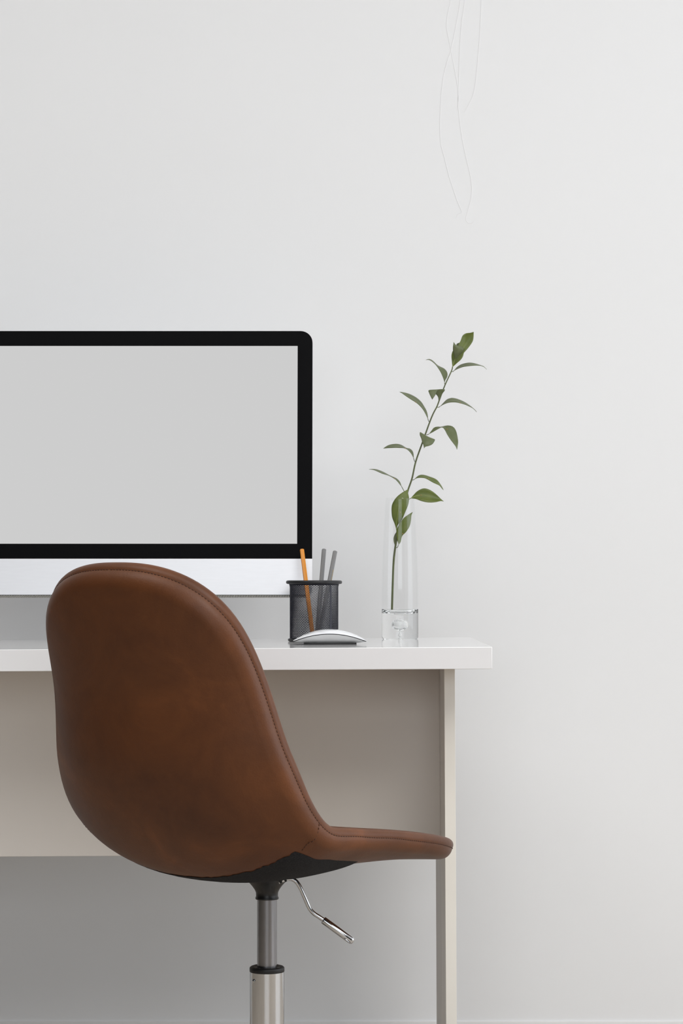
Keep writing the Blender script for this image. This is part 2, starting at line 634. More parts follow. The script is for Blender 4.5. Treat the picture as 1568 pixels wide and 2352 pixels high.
# ------------------------------------------------------------------ mouse
px_m = 3.852 / F
mx_, my_ = (757.5 - 784) * px_m, 3.852
mouse = empty('computer_mouse', (mx_, my_, deskz(mx_)))
tag(mouse, 'low white computer mouse with silver underside in front of the pencil cup', 'mouse')
LM, WM = 84.5 * px_m, 0.0285


def zline(u): return (7.0 + 18.0 * (1 - abs(u) ** 2.0)) * px_m
def ztop(u): return (8.6 + 26.0 * (1 - abs(u) ** 2.1)) * px_m
def zbel(u): return (2.2 + 4.2 * abs(u) ** 3.5) * px_m
def wid(u): return WM * max(0.0, 1 - abs(u) ** 4.5) ** (1 / 2.6)


us = [math.sin(math.pi / 2 * t) for t in np.linspace(-1, 1, 61)]
vsn = [math.sin(math.pi / 2 * t) for t in np.linspace(-1, 1, 25)]


def strip(fn, vals):
    v, f = [], []
    for u in us:
        for q in vals:
            v.append(fn(u, q))
    nv = len(vals)
    for i in range(len(us) - 1):
        for j in range(nv - 1):
            f.append((i * nv + j, i * nv + j + 1, (i + 1) * nv + j + 1, (i + 1) * nv + j))
    return v, f


def top_fn(u, q):
    w_ = wid(u)
    return (u * LM, q * w_, zline(u) + 0.0002 + (ztop(u) - zline(u)) * max(0, 1 - abs(q) ** 2.4) ** 0.75)


o = mesh_obj('top_shell', *strip(top_fn, vsn), M['mouse_white'], mouse, True)
o['label'] = 'glossy white top shell'
bt = 1.5 * px_m


def band_pt(u, q):
    w_ = wid(u)
    s = -1 if q < 2 else 1
    return None


bv, bf = [], []
for s in (-1, 1):
    k0 = len(bv)
    for u in us:
        uu = u * 0.985
        bv.append((uu * LM, s * wid(uu) * 0.993, zline(uu) + 0.0003))
        bv.append((uu * LM, s * wid(uu) * 0.990, zline(uu) - bt))
    for i in range(len(us) - 1):
        bf.append((k0 + 2 * i, k0 + 2 * i + 2, k0 + 2 * i + 3, k0 + 2 * i + 1))
mesh_obj('seam_band', bv, bf, M['rubber'], mouse, True)


def bot_fn(u, q):
    w_ = wid(u) * 0.985
    zl = zline(u) - bt * 0.9
    t = abs(q)
    return (u * LM * 0.985, q * w_, zbel(u) + (zl - zbel(u)) * max(0, (t - 0.0)) ** 3.2)


o = mesh_obj('base_shell', *strip(bot_fn, vsn), M['mouse_alu'], mouse, True)
o['label'] = 'silver aluminium base'
for s in (-1, 1):
    fo = boxes('glide_foot', [(-60 * px_m, 61 * px_m, s * 0.018 - 0.0022, s * 0.018 + 0.0022, 0, 3.1 * px_m)], M['rubber'], mouse, bevel=0.0006)

# ------------------------------------------------------------------ pencil cup
CD = 4.03
cxp, cyp = (721 - 784) / F * CD, CD
czp = deskz(cxp)
cup = empty('pencil_cup', (cxp, cyp, czp))
tag(cup, 'round black wire mesh pencil cup holding three pencils', 'pencil cup')
RB, RR = 56 / F * CD, 64.5 / F * CD
HT = CZ - (1333 - H) / F * CD - czp
NS, rows = 54, 33
zlo, zhi = 0.003, HT - 0.006
parts = []
wr = 0.00027
for sgn in (-1, 1):
    for i in range(NS):
        a0 = 2 * math.pi * i / NS
        v, f = [], []
        K = rows * 2
        for k in range(K + 1):
            t = k / K
            a = a0 + sgn * t * rows * 2 * math.pi / NS
            z = zlo + (zhi - zlo) * t
            fl = 0.0012 * max(0, (t - 0.93) / 0.07) ** 2
            for dr, dz in ((-0.0003, -wr), (-0.0003, wr), (0.0004, wr), (0.0004, -wr)):
                r_ = RB - 0.0006 + dr + fl
                v.append((r_ * math.cos(a), r_ * math.sin(a), z + dz * 1.25))
        for k in range(K):
            for q in range(4):
                p_ = (q + 1) % 4
                f.append((k * 4 + q, k * 4 + p_, k * 4 + 4 + p_, k * 4 + 4 + q))
        parts.append((v, f))
v, f = join_data(parts)
o = mesh_obj('mesh_wall', v, f, M['mesh_metal'], cup)
o['kind'] = 'stuff'
o['label'] = 'blue-black diamond wire mesh'
rm, rw, rh = RR - 0.0042, 0.0042, 0.0031
ringp = [(rm + rw * math.copysign(abs(math.cos(a)) ** 0.8, math.cos(a)), HT - rh + rh * math.copysign(abs(math.sin(a)) ** 0.8, math.sin(a))) for a in np.linspace(0, 2 * math.pi, 17)[:-1]]
lathe('rim', ringp, M['rim_metal'], cup, 96, closed=True)
lathe('rim_collar', [(RB - 0.0010, HT - 0.0078), (RB - 0.0002, HT - 0.0074), (RB + 0.0012, HT - 0.0055), (RB + 0.0005, HT - 0.0045), (RB - 0.001, HT - 0.0045)], M['mesh_metal'], cup, 96, closed=True)
ringp = [(RB + 0.0004 + 0.0026 * math.cos(a), 0.0026 + 0.0026 * math.sin(a)) for a in np.linspace(0, 2 * math.pi, 13)[:-1]]
lathe('base_ring', ringp, M['rim_metal'], cup, 96, closed=True)
lathe('base_plate', [(0, 0.0008), (RB, 0.0008), (RB, 0.002), (0, 0.002)], M['mesh_metal'], cup, 64)
a = math.radians(-46)
sv, sf = box_data(-0.0016, 0.0016, -0.0005, 0.0005, zlo, zhi)
ca, sa = math.cos(a), math.sin(a)
sv = [((RB - 0.0006) * ca + y * ca - x * sa, (RB - 0.0006) * sa + y * sa + x * ca, z) for x, y, z in sv]
mesh_obj('seam_strip', sv, sf, M['mesh_metal'], cup)


# pencils --------------------------------------------------------
def pencil(label, pb, pt, db, dt, material, foil=False):
    A = P(pb[0], pb[1], CD + db)
    A.z = czp + 0.0052
    B = P(pt[0], pt[1], CD + dt)
    root = empty('pencil', A)
    tag(root, label, 'pencil', 'pencils in the mesh cup')
    d = (B - A)
    Ln = d.length
    d.normalize()
    R = 0.0037
    pts = [Vector((0, 0, 0)), d * (Ln - 0.0006), d * Ln]
    o = tube('barrel', pts, [R, R, R * 0.86], material, root, 6, smooth=False, twist=math.radians(12))
    tube('core', [d * (Ln - 0.002), d * (Ln + 0.0001)], [0.0011, 0.0011], M['pencil_core'], root, 10)
    if foil:
        s = d.cross(Vector((0, -1, 0)))
        s.normalize()
        nrm = s.cross(d)
        # little print marks along the camera-right face
        face = (Vector((0.80, -0.6, 0)) - d * d.dot(Vector((0.80, -0.6, 0)))).normalized()
        side = face.cross(d).normalized()
        vs_, fs_ = [], []
        z = 0.094
        for ln, gap in ((0.006, 0.0012), (0.0022, 0.0008), (0.0022, 0.0008), (0.0035, 0.0014), (0.0022, 0.0008), (0.0022, 0.0012), (0.005, 0.001)):
            c0, c1 = d * z, d * (z + ln)
            k = len(vs_)
            off = face * (R * 0.905)
            vs_ += [c0 + off - side * 0.0006, c0 + off + side * 0.0006, c1 + off + side * 0.0006, c1 + off - side * 0.0006]
            fs_.append((k, k + 1, k + 2, k + 3))
            z += ln + gap
        fo = mesh_obj('foil_print', vs_, fs_, M['gold'], root)
        fo['label'] = 'small gold printed marks on the grey barrel'
    return root


pencil('orange hexagonal pencil leaning left in the mesh cup', (718.5, 1468), (693, 1262), -0.012, 0.050, M['pencil_orange'])
pencil('plain grey pencil standing in the middle of the mesh cup', (727, 1468), (744, 1261.5), -0.006, 0.046, M['pencil_grey'])
pencil('grey pencil with gold print leaning right in the mesh cup', (731.5, 1468), (769.5, 1266), -0.020, 0.034, M['pencil_grey'], True)

# ------------------------------------------------------------------ glass vase
VD = 4.16
vx = (918.3 - 784) / F * VD
vz = deskz(vx)
K_ = VD / F


def rz(row): return CZ - (row - H) * K_ - vz


vase = empty('glass_vase', (vx, VD, vz))
tag(vase, 'tall clear glass vase with a thick bubble base holding a cutting', 'vase')
outer = crm([(42.0, 1399), (42.0, 1368), (41.6, 1335), (40.7, 1300), (39.5, 1268), (37.9, 1232), (36.2, 1198), (34.4, 1165), (33.0, 1145)], 40)
wt = 2.3
prof = [(r * K_, rz(y)) for r, y in outer]
top_z = prof[-1][1]
prof += [((33.0 - 0.35) * K_, top_z + 0.0007), ((33.0 - wt + 0.35) * K_, top_z + 0.0007)]
prof += [((r - wt) * K_, rz(y)) for r, y in outer[::-1]]
lathe('glass_wall', prof, M['thin_glass'], vase, 96)
zj = rz(1399)
base_prof = [(0, 0.0006), (37.5 * K_, 0.0), (40.2 * K_, 0.0008), (41.6 * K_, 0.003), (42.0 * K_, 0.006), (42.0 * K_, zj), (41.2 * K_, zj), (40.6 * K_, rz(1401.5)), (38.8 * K_, rz(1404.5)), (35 * K_, rz(1407.3)), (28 * K_, rz(1410)), (19 * K_, rz(1411.6)), (9 * K_, rz(1412.3)), (0, rz(1412.5))]
lathe('solid_base', base_prof, M['solid_glass'], vase, 96, sharp=60)
bub = []
bz = rz(1434)
for a in np.linspace(math.pi / 2, -math.pi / 2 + 0.16, 22):
    bub.append((15.0 * K_ * math.cos(a), bz + 13.5 * K_ * math.sin(a) - (0.0012 * math.cos(a) ** 2 if a < 0 else 0)))
bub[0] = (0, bub[0][1])
bub += [(1.5 * K_, rz(1449)), (1.2 * K_, rz(1453)), (3.0 * K_, rz(1458)), (2.2 * K_, rz(1462)), (0, rz(1464))]
bo = lathe('air_bubble', bub, M['solid_glass'], vase, 48, sharp=60)
bo.data.flip_normals()

# ------------------------------------------------------------------ ruscus cutting
def Z3(x, y): return (840 + x / 5.2267, 740 + y / 5.2267)
def Z5(x, y): return (960 + x / 8.711, 740 + y / 8.711)
def Z6(x, y): return (840 + x / 6.533, 940 + y / 6.533)
def ZV(x, y): return (840 + x / 5.88, 1100 + y / 5.88)


PD = VD
root_p = P(900, 1405, PD)
plant = empty('leafy_cutting', root_p)
tag(plant, 'single green leafy cutting leaning to the right in the glass vase', 'plant')
stem_px = [(899.8, 1404), (901.5, 1345), (903.6, 1292), (907.8, 1255), (914, 1222), (923, 1178), (931, 1148), (937, 1125), (946.2, 1098), (954.3, 1061), (969.3, 1018), (986, 971), (994.6, 950), (1003, 934), (1009, 918), (1021.6, 884.5), (1036.3, 852.5), (1039, 842)]
stem_d = np.interp(np.arange(len(stem_px)), [0, 6, len(stem_px) - 1], [0.0, 0.004, 0.012])
sp = [P(x, y, PD + d) - root_p for (x, y), d in zip(stem_px, stem_d)]
sp = [Vector(q) for q in crm([tuple(q) for q in sp], 90)]
tube('stem', sp, list(np.linspace(0.00185, 0.00095, 90)), M['stem'], plant, 10)


def stem_depth(row):
    return float(np.interp(-row, [-p[1] for p in stem_px], stem_d))


def resample(pts, n):
    pts = np.asarray(pts, float)
    c = crm(pts, max(60, n * 6))
    L = np.r_[0, np.cumsum(np.hypot(*np.diff(c, axis=0).T))]
    t = np.linspace(0, L[-1], n)
    return np.stack([np.interp(t, L, c[:, 0]), np.interp(t, L, c[:, 1])], 1)


def leaf(zf, base, A, B, tip, dA, dB, dbase=None, fold=0.0012, material='leaf_dull', bud=None, petiole=None, kind_pairs=False, bow=0.0, label=None, rib=False):
    """A and B are the two margins from base to tip (photo px); dA, dB the depth of each margin (m, relative to
    the stem) at its middle and at the tip; the blade is a curved sheet between them"""
    base = zf(*base)
    A = [zf(*p) for p in A]
    B = [zf(*p) for p in B]
    tip = zf(*tip)
    n, nc = 22, 7
    a = resample([base] + A + [tip], n)
    b = resample([base] + B + [tip], n)
    d0 = stem_depth(base[1]) if dbase is None else dbase
    t = np.linspace(0, 1, n)

    def dep(spec):
        mid, end = spec
        # quadratic through base, middle and tip
        return d0 + (0) * (1 - t) ** 2 + 2 * t * (1 - t) * (2 * mid - 0.5 * end) + end * t * t
    da, db = dep(dA), dep(dB)
    V_, F_ = [], []
    for i in range(n):
        for j in range(nc):
            s = j / (nc - 1)
            px = a[i, 0] * (1 - s) + b[i, 0] * s
            py = a[i, 1] * (1 - s) + b[i, 1] * s
            d = da[i] * (1 - s) + db[i] * s
            mid = 1 - abs(2 * s - 1)
            d += math.sin(math.pi * t[i]) * (fold * mid + bow * (1 - (2 * s - 1) ** 2))
            V_.append(P(px, py, PD + d) - root_p)
    for i in range(n - 1):
        for j in range(nc - 1):
            F_.append((i * nc + j, i * nc + j + 1, (i + 1) * nc + j + 1, (i + 1) * nc + j))
    o = mesh_obj('leaf', V_, F_, M[material], plant, True)
    md = o.modifiers.new('thickness', 'SOLIDIFY')
    md.thickness = 0.0005
    md.offset = 0
    if petiole:
        q = [zf(*p) for p in petiole]
        ds = np.linspace(stem_depth(q[0][1]), d0, len(q))
        pts = [tuple(P(x, y, PD + e) - root_p) for (x, y), e in zip(q, ds)]
        tube('petiole', [Vector(k) for k in crm(pts, 12)], 0.00055, M['stem'], o, 6)
    if bud:
        bx, by = zf(*bud)
        i = int(np.argmin([(V_[k][0] - (P(bx, by, PD) - root_p)[0]) ** 2 + (V_[k][2] - (P(bx, by, PD) - root_p)[2]) ** 2 for k in range(len(V_))]))
        c = V_[i]
        bp = [c + Vector((-0.0007, -0.0008, 0.0004)), c + Vector((0, -0.0012, 0)), c + Vector((0.0007, -0.0008, -0.0005))]
        tube('bud', bp, [0.0005, 0.0009, 0.0004], M['bud'], o, 6)
    if rib:
        rp_ = [V_[i * nc + nc // 2] + Vector((0, -0.0004, 0)) for i in range(0, 13)]
        tube('midrib', rp_, list(np.linspace(0.0007, 0.00018, 13)), M['midrib'], o, 6)
    if label:
        o['label'] = label
    return o


# crown of the cutting
leaf(Z5, (745, 790), [(770, 640), (800, 470), (850, 370), (890, 268), (960, 222), (1040, 214)], [(830, 700), (905, 622), (980, 540), (1050, 450), (1095, 370), (1109, 285)], (1110, 196),
     (0.006, 0.010), (0.010, 0.012), dbase=0.016, material='leaf', bow=0.003, label='large upright leaf at the tip of the cutting')
leaf(Z5, (760, 690), [(748, 560), (756, 470), (775, 430)], [(840, 600), (860, 500), (840, 430)], (815, 414), (0.010, 0.013), (0.011, 0.013), dbase=0.018)
leaf(Z5, (684, 900), [(676, 800), (666, 690), (672, 630), (700, 565), (780, 520), (860, 520)], [(760, 832), (850, 752), (892, 690), (912, 620), (925, 580)], (935, 540),
     (0.001, 0.008), (-0.004, 0.002), material='leaf', fold=0.004, rib=True)
leaf(Z5, (735, 728), [(712, 650), (697, 570), (696, 490)], [(800, 672), (880, 610), (915, 545), (880, 492), (800, 478), (748, 452)], (711, 400),
     (-0.010, -0.014), (-0.008, -0.010), dbase=0.004, fold=-0.003)
# pairs down the stem
leaf(Z5, (715, 972), [(770, 905), (850, 850), (950, 820), (1040, 811), (1140, 827), (1250, 861), (1312, 886)], [(800, 930), (900, 895), (1000, 880), (1100, 870), (1200, 868), (1270, 876), (1330, 906)], (1370, 946),
     (0.012, 0.006), (-0.006, 0.004), petiole=[(668, 985), (690, 990), (718, 970)])
leaf(Z5, (530, 1215), [(540, 1160), (572, 1110), (588, 1050), (570, 985), (520, 930), (440, 890), (380, 855), (310, 785), (260, 750), (210, 737)], [(505, 1130), (480, 1065), (450, 1000), (400, 920), (350, 852), (290, 797), (240, 764), (200, 750)], (155, 755),
     (0.010, 0.004), (-0.006, 0.0), petiole=[(540, 1255), (530, 1235), (529, 1212)])
leaf(Z5, (406, 1580), [(398, 1500), (352, 1438), (275, 1362), (205, 1365), (213, 1405), (240, 1470)], [(445, 1505), (490, 1420), (537, 1347), (420, 1348), (362, 1395), (352, 1445)], (282, 1547),
     (-0.012, -0.020), (-0.010, -0.022), fold=-0.002)
leaf(Z3, (744, 1160), [(740, 1110), (725, 1060), (697, 1010), (670, 965), (630, 925), (580, 890), (520, 862), (460, 845)], [(710, 1090), (680, 1042), (640, 997), (600, 964), (540, 927), (480, 887), (440, 857)], (404, 836),
     (0.012, 0.004), (-0.007, 0.0), petiole=[(768, 1202), (752, 1185), (743, 1155)], bud=(605, 962))
leaf(Z5, (435, 1688), [(500, 1620), (570, 1550), (640, 1522), (700, 1518), (780, 1535), (860, 1565), (950, 1610), (1050, 1680), (1130, 1747)], [(520, 1640), (600, 1612), (680, 1603), (760, 1605), (840, 1620), (940, 1650), (1030, 1690), (1100, 1727)], (1172, 1798),
     (0.012, 0.006), (-0.007, 0.002), petiole=[(383, 1702), (410, 1702), (438, 1685)], bud=(825, 1622))
leaf(Z6, (945, 372), [(985, 320), (1022, 275), (1070, 262), (1130, 264), (1180, 250), (1240, 244), (1300, 258), (1340, 300), (1365, 370), (1383, 480), (1376, 550)], [(1000, 345), (1050, 315), (1100, 287), (1148, 270), (1185, 312), (1220, 380), (1270, 457), (1320, 522), (1350, 562)], (1366, 606),
     (0.006, -0.012), (-0.004, -0.014), petiole=[(905, 385), (925, 382), (948, 370)], bud=(1213, 285))
leaf(Z6, (862, 470), [(835, 400), (813, 338), (808, 385), (830, 440), (846, 500), (862, 535)], [(930, 430), (1000, 450), (1038, 455), (1000, 522), (945, 550), (892, 562)], (874, 587),
     (-0.018, -0.026), (-0.018, -0.026), fold=-0.003)
leaf(Z6, (716, 735), [(715, 690), (710, 655), (690, 615), (650, 588), (605, 580), (540, 540), (480, 522), (420, 522), (350, 535), (300, 560)], [(700, 700), (675, 660), (638, 618), (600, 593), (570, 583), (520, 580), (450, 578), (380, 580), (320, 583)], (261, 588),
     (0.010, 0.000), (-0.008, 0.0), petiole=[(744, 798), (728, 775), (715, 733)], bud=(580, 596))
leaf(Z6, (535, 1160), [(515, 1100), (490, 1065), (455, 1035), (420, 1019), (375, 1000), (330, 978), (270, 945), (200, 915), (140, 899), (90, 896)], [(503, 1120), (472, 1082), (440, 1050), (410, 1032), (365, 1006), (320, 988), (260, 971), (200, 946), (140, 919), (90, 904)], (48, 902),
     (0.010, 0.004), (-0.006, 0.002), petiole=[(592, 1262), (560, 1205), (534, 1157)], bud=(415, 1045))
leaf(Z6, (728, 1050), [(775, 1005), (820, 985), (880, 988), (950, 1010), (1020, 1035), (1070, 1065), (1110, 1115), (1140, 1162)], [(770, 1032), (830, 1028), (890, 1036), (950, 1066), (1010, 1101), (1060, 1123), (1105, 1146), (1135, 1182)], (1163, 1212),
     (0.010, 0.0), (-0.006, -0.002), material='leaf', petiole=[(688, 1060), (710, 1060), (730, 1050)], bud=(928, 1038))
leaf(Z6, (672, 1336), [(720, 1280), (770, 1230), (830, 1197), (885, 1187), (950, 1205), (1010, 1240), (1070, 1290), (1120, 1340)], [(750, 1346), (820, 1373), (900, 1393), (980, 1399), (1060, 1391), (1120, 1376)], (1166, 1382),
     (0.000, 0.004), (-0.006, 0.002), material='leaf', petiole=[(622, 1330), (645, 1350), (674, 1334)], bud=(822, 1286), bow=0.003, rib=True, label='broad leaf lying over the vase rim')
leaf(ZV, (412, 690), [(390, 610), (355, 520), (346, 430), (350, 360), (375, 300), (420, 240), (490, 185)], [(432, 618), (482, 560), (530, 450), (570, 350), (582, 262), (568, 190)], (570, 138),
     (-0.010, -0.006), (-0.008, -0.004), material='leaf', bud=(455, 445), bow=-0.003, rib=True, label='broad leaf standing inside the vase mouth')
leaf(ZV, (440, 885), [(418, 800), (411, 700), (440, 630), (500, 540), (560, 490)], [(468, 858), (490, 772), (540, 720), (590, 640), (608, 560), (614, 490)], (632, 448),
     (-0.009, -0.004), (-0.007, -0.002), material='leaf', petiole=[(404, 925), (425, 925), (445, 880)], bud=(488, 748))
leaf(ZV, (394, 905), [(377, 850), (374, 800), (390, 752)], [(410, 870), (424, 810), (420, 760)], (414, 716), (0.004, 0.006), (-0.001, 0.004))

# ------------------------------------------------------------------ swivel chair
phi = 0.6327
CHD = 3.40
chx = (613 - 784) / F * CHD
chair = empty('swivel_chair', (chx, CHD, 0), (0, 0, -phi))
tag(chair, 'brown leather bucket swivel chair on a chrome gas lift before the desk', 'chair')
# centre profile (forward, up), half widths, curl of the sides and corner roundness of the bucket shell
PRO = np.array([-0.3289, 0.8563, -0.2764, 0.7103, -0.2493, 0.5913, -0.2075, 0.5111, -0.1477, 0.4651, -0.0696, 0.461, 0.016, 0.4674, 0.1107, 0.4671, 0.2262, 0.4549]).reshape(-1, 2)
CW = [0.2507, 0.2015, 0.2055, 0.2131, 0.226, 0.2451]
CK = [0.063, 0.0509, 0.0485, 0.0445, 0.0161, -0.0029]
CN = (2.433, 4.2275)
CPW = 2.2189
IN_R, IN_TH, IN_DOME = (0.0119, 0.009), (math.radians(150), math.radians(120)), 0.0088
OUT_R, OUT_TH, OUT_DOME = (0.0239, 0.0175), (math.radians(72), math.radians(85)), 0.010
c_prof = crm(PRO, 400)
c_L = np.r_[0, np.cumsum(np.hypot(*np.diff(c_prof, axis=0).T))]
c_L = c_L / c_L[-1] * 2 - 1
c_tg = np.gradient(c_prof, axis=0)
c_tg /= np.hypot(c_tg[:, 0], c_tg[:, 1])[:, None]


def cint(y, c):
    return np.interp(y, np.linspace(-1, 1, 201), crm(np.asarray(c)[:, None], 201)[:, 0])


def c_frame(x, y):
    def I(c): return np.interp(y, c_L, c)
    a_, z_ = I(c_prof[:, 0]), I(c_prof[:, 1])
    ta, tz = I(c_tg[:, 0]), I(c_tg[:, 1])
    na, nz = -tz, ta
    W_, K2 = cint(y, CW), cint(y, CK)
    k_ = K2 * abs(x) ** CPW
    Mm = np.stack([x * W_, a_ + k_ * na, z_ + k_ * nz], -1)          # right, forward, up
    dk = K2 * CPW * abs(x) ** (CPW - 1) * np.sign(x) / W_
    e1 = np.stack([1 + 0 * x, dk * na, dk * nz], -1)
    e1 /= np.linalg.norm(e1, axis=-1, keepdims=True)
    e2 = np.stack([0 * x, ta, tz], -1)
    nn = np.stack([-dk, na, nz], -1)
    nn /= np.linalg.norm(nn, axis=-1, keepdims=True)
    return Mm, nn, e1, e2


def c_blend(y, pair):
    q = 1 / (1 + np.exp(-(y + .05) / .12))
    return pair[0] * (1 - q) + pair[1] * q


def c_sheet(N, NR, NE, rr, thth, dome, sign):
    """one leather sheet from its middle to the rim seam; sign +1 faces the sitter"""
    t = np.linspace(0, 2 * np.pi, N, endpoint=False)
    cx, cy = np.sin(t), -np.cos(t)
    n_ = np.where(cy < 0, CN[0], CN[1])
    ff = 1 / (abs(cx) ** n_ + abs(cy) ** n_) ** (1 / n_)
    rx, ry = cx * ff, cy * ff
    M1, nn, e1, e2 = c_frame(rx, ry)
    gx = np.sign(rx) * abs(rx) ** (n_ - 1) / cint(ry, CW)
    gy = np.sign(ry) * abs(ry) ** (n_ - 1) / .40
    gl = np.hypot(gx, gy)
    od = e1 * (gx / gl)[:, None] + e2 * (gy / gl)[:, None]
    r, th = c_blend(ry, rr), c_blend(ry, thth)
    dc, hc = -r * np.sin(th), -r * np.cos(th)
    htop = hc + r
    M9 = c_frame(rx * .9, ry * .9)[0]
    R_ = np.linalg.norm(M1 - M9, axis=-1) / .1
    me = 1 + dc / R_
    rings = []
    h0 = float((htop).mean()) + dome
    M0, n0, _, _ = c_frame(np.zeros(1), np.zeros(1))
    centre = M0[0] + sign * n0[0] * h0
    Me, ne, _, _ = c_frame(rx * me, ry * me)
    gap = (M1 + od * dc[:, None] + sign * nn * htop[:, None]) - (Me + sign * ne * htop[:, None])
    for j in range(1, NR):
        u = 1 - (1 - j / NR) ** 1.3
        Mi, nv2, _, _ = c_frame(rx * me * u, ry * me * u)
        hh = htop * u ** 2 + float(htop.mean()) * (1 - u ** 2) + dome * (1 - u ** 4)
        rings.append(Mi + sign * nv2 * hh[:, None] + u ** 7 * gap)
    for j in range(NE + 1):
        a_ = th * j / NE
        rings.append(M1 + od * (dc + r * np.sin(a_))[:, None] + sign * nn * (hc + r * np.cos(a_))[:, None])
    rings = np.array(rings)
    V_ = [tuple(centre)] + [tuple(p) for p in rings.reshape(-1, 3)]
    F_ = [(0, 1 + i, 1 + (i + 1) % N) for i in range(N)]
    for j in range(len(rings) - 1):
        for i in range(N):
            k2 = (i + 1) % N
            F_.append((1 + j * N + i, 1 + (j + 1) * N + i, 1 + (j + 1) * N + k2, 1 + j * N + k2))
    return V_, F_, M1, nn, od, t


def outer_pt(x, y, extra=0.0):
    """a point on the outer sheet away from its rolled rim"""
    x, y = np.atleast_1d(np.asarray(x, float)), np.atleast_1d(np.asarray(y, float))
    n_ = np.where(y < 0, CN[0], CN[1])
    m = np.maximum((abs(x) ** n_ + abs(y) ** n_) ** (1 / n_), 1e-6)
    ry = y / m
    r, th = c_blend(ry, OUT_R), c_blend(ry, OUT_TH)
    htop = r - r * np.cos(th)
    u = np.clip(m / 0.915, 0, 1)
    Mm, nn, _, _ = c_frame(x, y)
    hm = 0.0165
    hh = htop * u ** 2 + hm * (1 - u ** 2) + OUT_DOME * (1 - u ** 4)
    return Mm - nn * (hh + extra)[:, None], -nn


NP_ = 192
ov, of, c_rim, c_nn, c_od, c_t = c_sheet(NP_, 44, 10, OUT_R, OUT_TH, OUT_DOME, -1)
o = mesh_obj('outer_shell', ov, of, M['leather'], chair, True)
o['label'] = 'brown leather outer shell of back and seat'
iv, if_, _, _, _, _ = c_sheet(NP_, 40, 12, IN_R, IN_TH, IN_DOME, 1)
o2 = mesh_obj('inner_cushion', iv, if_, M['leather'], chair, True)
o2['label'] = 'brown leather padded seat cushion'


def dashes(path, nrm, length, gap, r):
    """short thread dashes along a polyline"""
    path = np.asarray(path)
    L = np.r_[0, np.cumsum(np.linalg.norm(np.diff(path, axis=0), axis=1))]
    parts_ = []
    s = 0
    while s + length < L[-1]:
        pts = []
        for u in (s, s + length / 2, s + length):
            c = np.array([np.interp(u, L, path[:, k]) for k in range(3)])
            nv2 = np.array([np.interp(u, L, nrm[:, k]) for k in range(3)])
            pts.append(Vector(c + nv2 * (r * 0.4)))
        parts_.append(tube_data(pts, [r * 0.7, r, r * 0.7], 5))
        s += length + gap
    return join_data(parts_)


closed = lambda arr: np.vstack([arr, arr[:1]])
v, f = dashes(closed(c_rim), closed(c_od - 0.6 * c_nn), 0.0030, 0.0020, 0.00062)
o = mesh_obj('rim_stitching', v, f, M['stitch'], chair, True)
o['kind'] = 'stuff'
NR_O = 43
ov_r = np.array(ov[1:]).reshape(-1, NP_, 3)
for s in (-1, 1):
    pa = c_frame(np.array([s * 1.0]), np.array([-0.035]))[0][0]
    pb = outer_pt(s * 0.83, 0.024)[0][0]
    allv = np.array(ov)
    pp = []
    for t_ in np.linspace(0, 1, 6):
        q = pa * (1 - t_) + pb * t_
        dd = ((allv - q) ** 2).sum(1)
        kk = np.argsort(dd)[:6]
        wgt = 1 / (dd[kk] + 1e-6)
        pp.append((allv[kk] * wgt[:, None]).sum(0) / wgt.sum())
    pp = crm(np.array(pp), 40)
    pn = np.tile(np.array([[s * 0.75, -0.35, -0.55]]), (40, 1))
    v, f = dashes(pp + pn * (0.0005 if s > 0 else -0.0002), pn, 0.0030, 0.0020, 0.0006)
    q = mesh_obj('side_stitching', v, f, M['stitch'], chair, True)
    q['kind'] = 'stuff'

# woven lining stretched under the seat
nu, nv_ = 61, 31
wl = np.random.default_rng(4).uniform(-0.005, 0.005, nu)
v, f = [], []
for j in range(nv_):
    ty = j / (nv_ - 1)
    for i in range(nu):
        tx = 2 * i / (nu - 1) - 1
        yst = 0.080 - 0.068 * max(tx, 0.0) ** 1.2 + 0.03 * max(-tx, 0.0) + wl[i]
        yen = 0.56 - 0.16 * abs(tx) ** 2.5
        ys = yst + (yen - yst) * ty
        hw = float(np.interp(ys, [0.0, 0.03, 0.08, 0.16, 0.26, 0.40, 0.56], [0.80, 0.825, 0.845, 0.845, 0.825, 0.772, 0.72])) + 0.004 * math.sin(40 * ys)
        edge = min(1 - abs(tx), ty, 1 - ty)
        off = 0.0005 + 0.0056 * (1 - math.exp(-edge * 6)) * min(1, 0.35 + 1.3 * ty) * (1 if tx > 0 else 1 - 0.75 * (-tx) ** 1.5)
        v.append(tuple(outer_pt(tx * hw, ys, off)[0][0]))
for j in range(nv_ - 1):
    for i in range(nu - 1):
        f.append((j * nu + i, j * nu + i + 1, (j + 1) * nu + i + 1, (j + 1) * nu + i))
o = mesh_obj('underside_lining', v, f, M['fabric'], chair, True)
o['label'] = 'charcoal woven fabric lining under the seat'

# gas lift
kc = CHD / F


def cz(row): return CZ - (row - H) * kc


mp_ = [(0, cz(2000)), (62 * kc, cz(2000)), (60 * kc, cz(2012)), (50 * kc, cz(2020)), (41 * kc, cz(2027)), (34 * kc, cz(2035)), (28.5 * kc, cz(2043)), (26.2 * kc, cz(2048)),
       (25.6 * kc, cz(2050)), (25.2 * kc, cz(2058)), (26.5 * kc, cz(2061)), (27.0 * kc, cz(2063)), (26.2 * kc, cz(2065)), (23.5 * kc, cz(2065)), (23.5 * kc, cz(2050)), (0, cz(2050))]
mount = lathe('mounting_cone', mp_, M['black_plastic'], chair, 64, sharp=50)
for da in (-0.5, 0.1):
    pass
